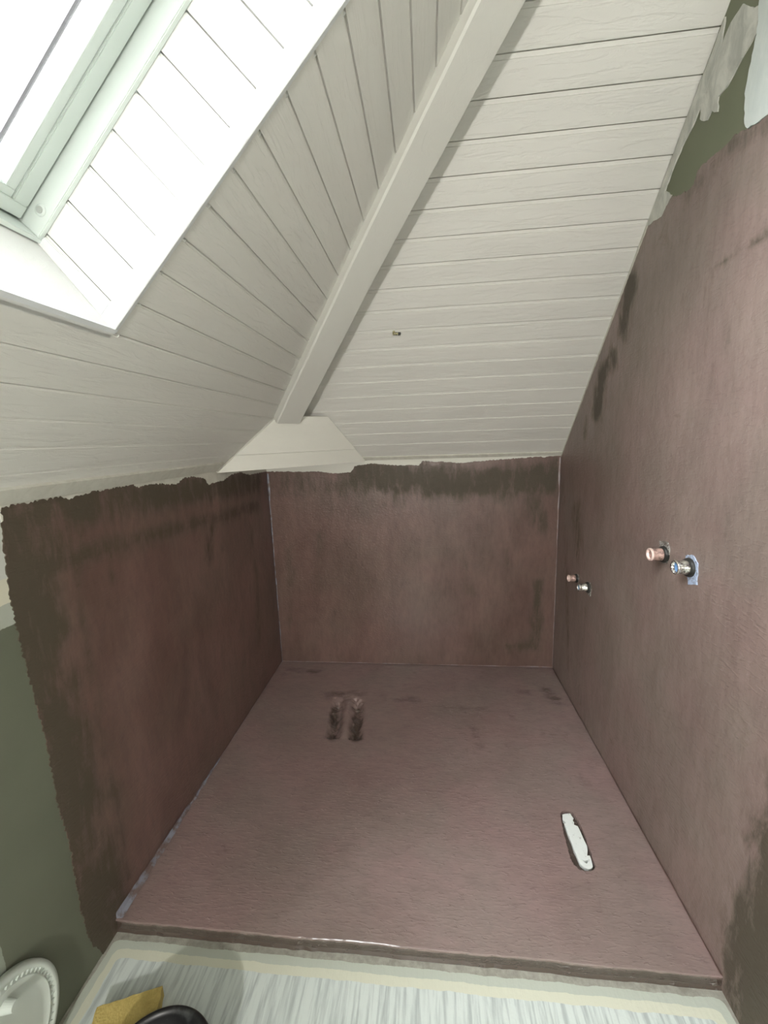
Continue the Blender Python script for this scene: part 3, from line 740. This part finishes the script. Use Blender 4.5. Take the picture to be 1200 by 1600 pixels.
pipe(-0.446, 0.640, 0.046, 0.018, m_chr, m_chr, m_blue, 'silvery blue water pipe end, right one of the lower pair near the back corner',
     [(-0.425,0.662),(-0.462,0.668),(-0.480,0.65),(-0.472,0.610),(-0.440,0.604)], m_pgrey, True, 0.006)

# ---------------------------------------------------------------- things on the floor in front
m_lid, nt, b = mat('white_lid_plastic', (0.58, 0.63, 0.58), 0.35)
bump(nt, b, noise_n(nt, coords(nt), 90, 3), 0.08, 0.001)
lid = empty('bucket_lid', (0.015, -1.71, FZ)); tag(lid, 'round white plastic bucket lid standing against the green left wall', 'bucket lid')
LR = 0.15
tilt, yaw = 0.05, 0.10
ux = Vector((math.sin(-yaw)*1, math.cos(yaw), 0)); 
Rz = Matrix.Rotation(yaw, 3, 'Z')
l_al = Rz @ Vector((0, 1, 0)); l_up = Rz @ Vector((-math.sin(tilt), 0, math.cos(tilt))); l_n = l_al.cross(l_up).normalized()
if l_n.x < 0: l_n = -l_n
lc = Vector((0.0, -1.71, FZ + LR*math.cos(tilt))); lc.x = 0.004 + max(abs((l_al*LR).x), 0.0)+0.008
def fD(r, th, d): return lc + l_al*(r*math.cos(th)) + l_up*(r*math.sin(th)) + l_n*d
bm = bmesh.new(); N = 96
prf = [(0.0005, 0.004), (0.110, 0.004), (0.118, 0.0045), (0.124, 0.0085), (0.1265, 0.0095), (0.1285, 0.006), (0.134, 0.006), (0.1365, 0.0115), (0.1425, 0.0125), (0.1485, 0.010), (0.150, 0.004), (0.150, -0.006), (0.147, -0.006), (0.145, 0.003), (0.0005, 0.001)]
rows = [[bm.verts.new(fD(r, 2*math.pi*i/N, d)) for i in range(N)] for r, d in prf]
for a1, b1 in zip(rows, rows[1:]):
    for i in range(N): bm.faces.new((a1[i], a1[(i+1) % N], b1[(i+1) % N], b1[i]))
keep(link('lid_plate', bm, m_lid, None, True), lid)
bm = bmesh.new()
for i in range(64):                      # moulded ribs in the rim groove
    th = 2*math.pi*i/64
    pts = [fD(0.1275, th-0.012, 0.004), fD(0.1275, th+0.012, 0.004), fD(0.1365, th+0.012, 0.004), fD(0.1365, th-0.012, 0.004)]
    pts2 = [fD(0.1275, th-0.006, 0.0092), fD(0.1275, th+0.006, 0.0092), fD(0.1365, th+0.006, 0.0108), fD(0.1365, th-0.006, 0.0108)]
    a1 = [bm.verts.new(p) for p in pts]; b1 = [bm.verts.new(p) for p in pts2]
    bm.faces.new(b1)
    for j in range(4): bm.faces.new((a1[j], a1[(j+1) % 4], b1[(j+1) % 4], b1[j]))
keep(link('rim_ribs', bm, m_lid), lid)
bm = bmesh.new(); q0 = fD(0.095, 1.10, 0.004)
tube(bm, q0, q0+l_n*0.022, 0.013, 0.010, 20); keep(link('spout', bm, m_lid), lid)

m_sp, nt, b = mat('yellow_foam', (0.56, 0.42, 0.12), 0.85)
vt = nt.nodes.new('ShaderNodeTexVoronoi'); vt.inputs['Scale'].default_value = 210
nt.links.new(coords(nt), vt.inputs['Vector'])
nt.links.new(ramp(nt, noise_n(nt, coords(nt), 30, 5, 0.7), [(0.3, (0.40, 0.30, 0.085)), (0.65, (0.60, 0.47, 0.16))]), b.inputs['Base Color'])
bump(nt, b, vt.outputs['Distance'], 0.6, 0.002)
SPX = None
bm = bmesh.new()
sp_c = [(0.088, -1.545), (0.221, -1.495), (0.258, -1.598), (0.125, -1.650)]
prism(bm, rag(sp_c, 0.0012, 0.012, 8), fF, FZ+0.0005, FZ+0.032)
o = link('sponge', bm, m_sp); tag(o, 'yellow foam sponge lying on the white floor beside the black tub', 'sponge')

m_tub, nt, b = mat('black_rubber_tub', (0.014, 0.014, 0.015), 0.38)
nt.links.new(ramp(nt, noise_n(nt, coords(nt), 22, 5, 0.7), [(0.5, (0.012, 0.012, 0.013)), (0.75, (0.07, 0.075, 0.075))]), b.inputs['Base Color'])
tub = empty('mixing_tub', (0.322, -1.685, FZ)); tag(tub, 'round black rubber mixing tub on the white floor overlapping the sponge', 'mixing tub')
bm = bmesh.new(); N = 72
tx, ty = 0.322, -1.685
prf = [(0.002, FZ+0.001), (0.082, FZ+0.001), (0.088, FZ+0.008), (0.114, 0.048), (0.120, 0.052), (0.124, 0.058), (0.120, 0.062), (0.114, 0.060), (0.110, 0.052), (0.085, FZ+0.014), (0.002, FZ+0.010)]
rows = [[bm.verts.new((tx+r*math.cos(2*math.pi*i/N), ty+r*math.sin(2*math.pi*i/N), z)) for i in range(N)] for r, z in prf]
for a1, b1 in zip(rows, rows[1:]):
    for i in range(N): bm.faces.new((a1[i], a1[(i+1) % N], b1[(i+1) % N], b1[i]))
keep(link('body', bm, m_tub, None, True), tub)
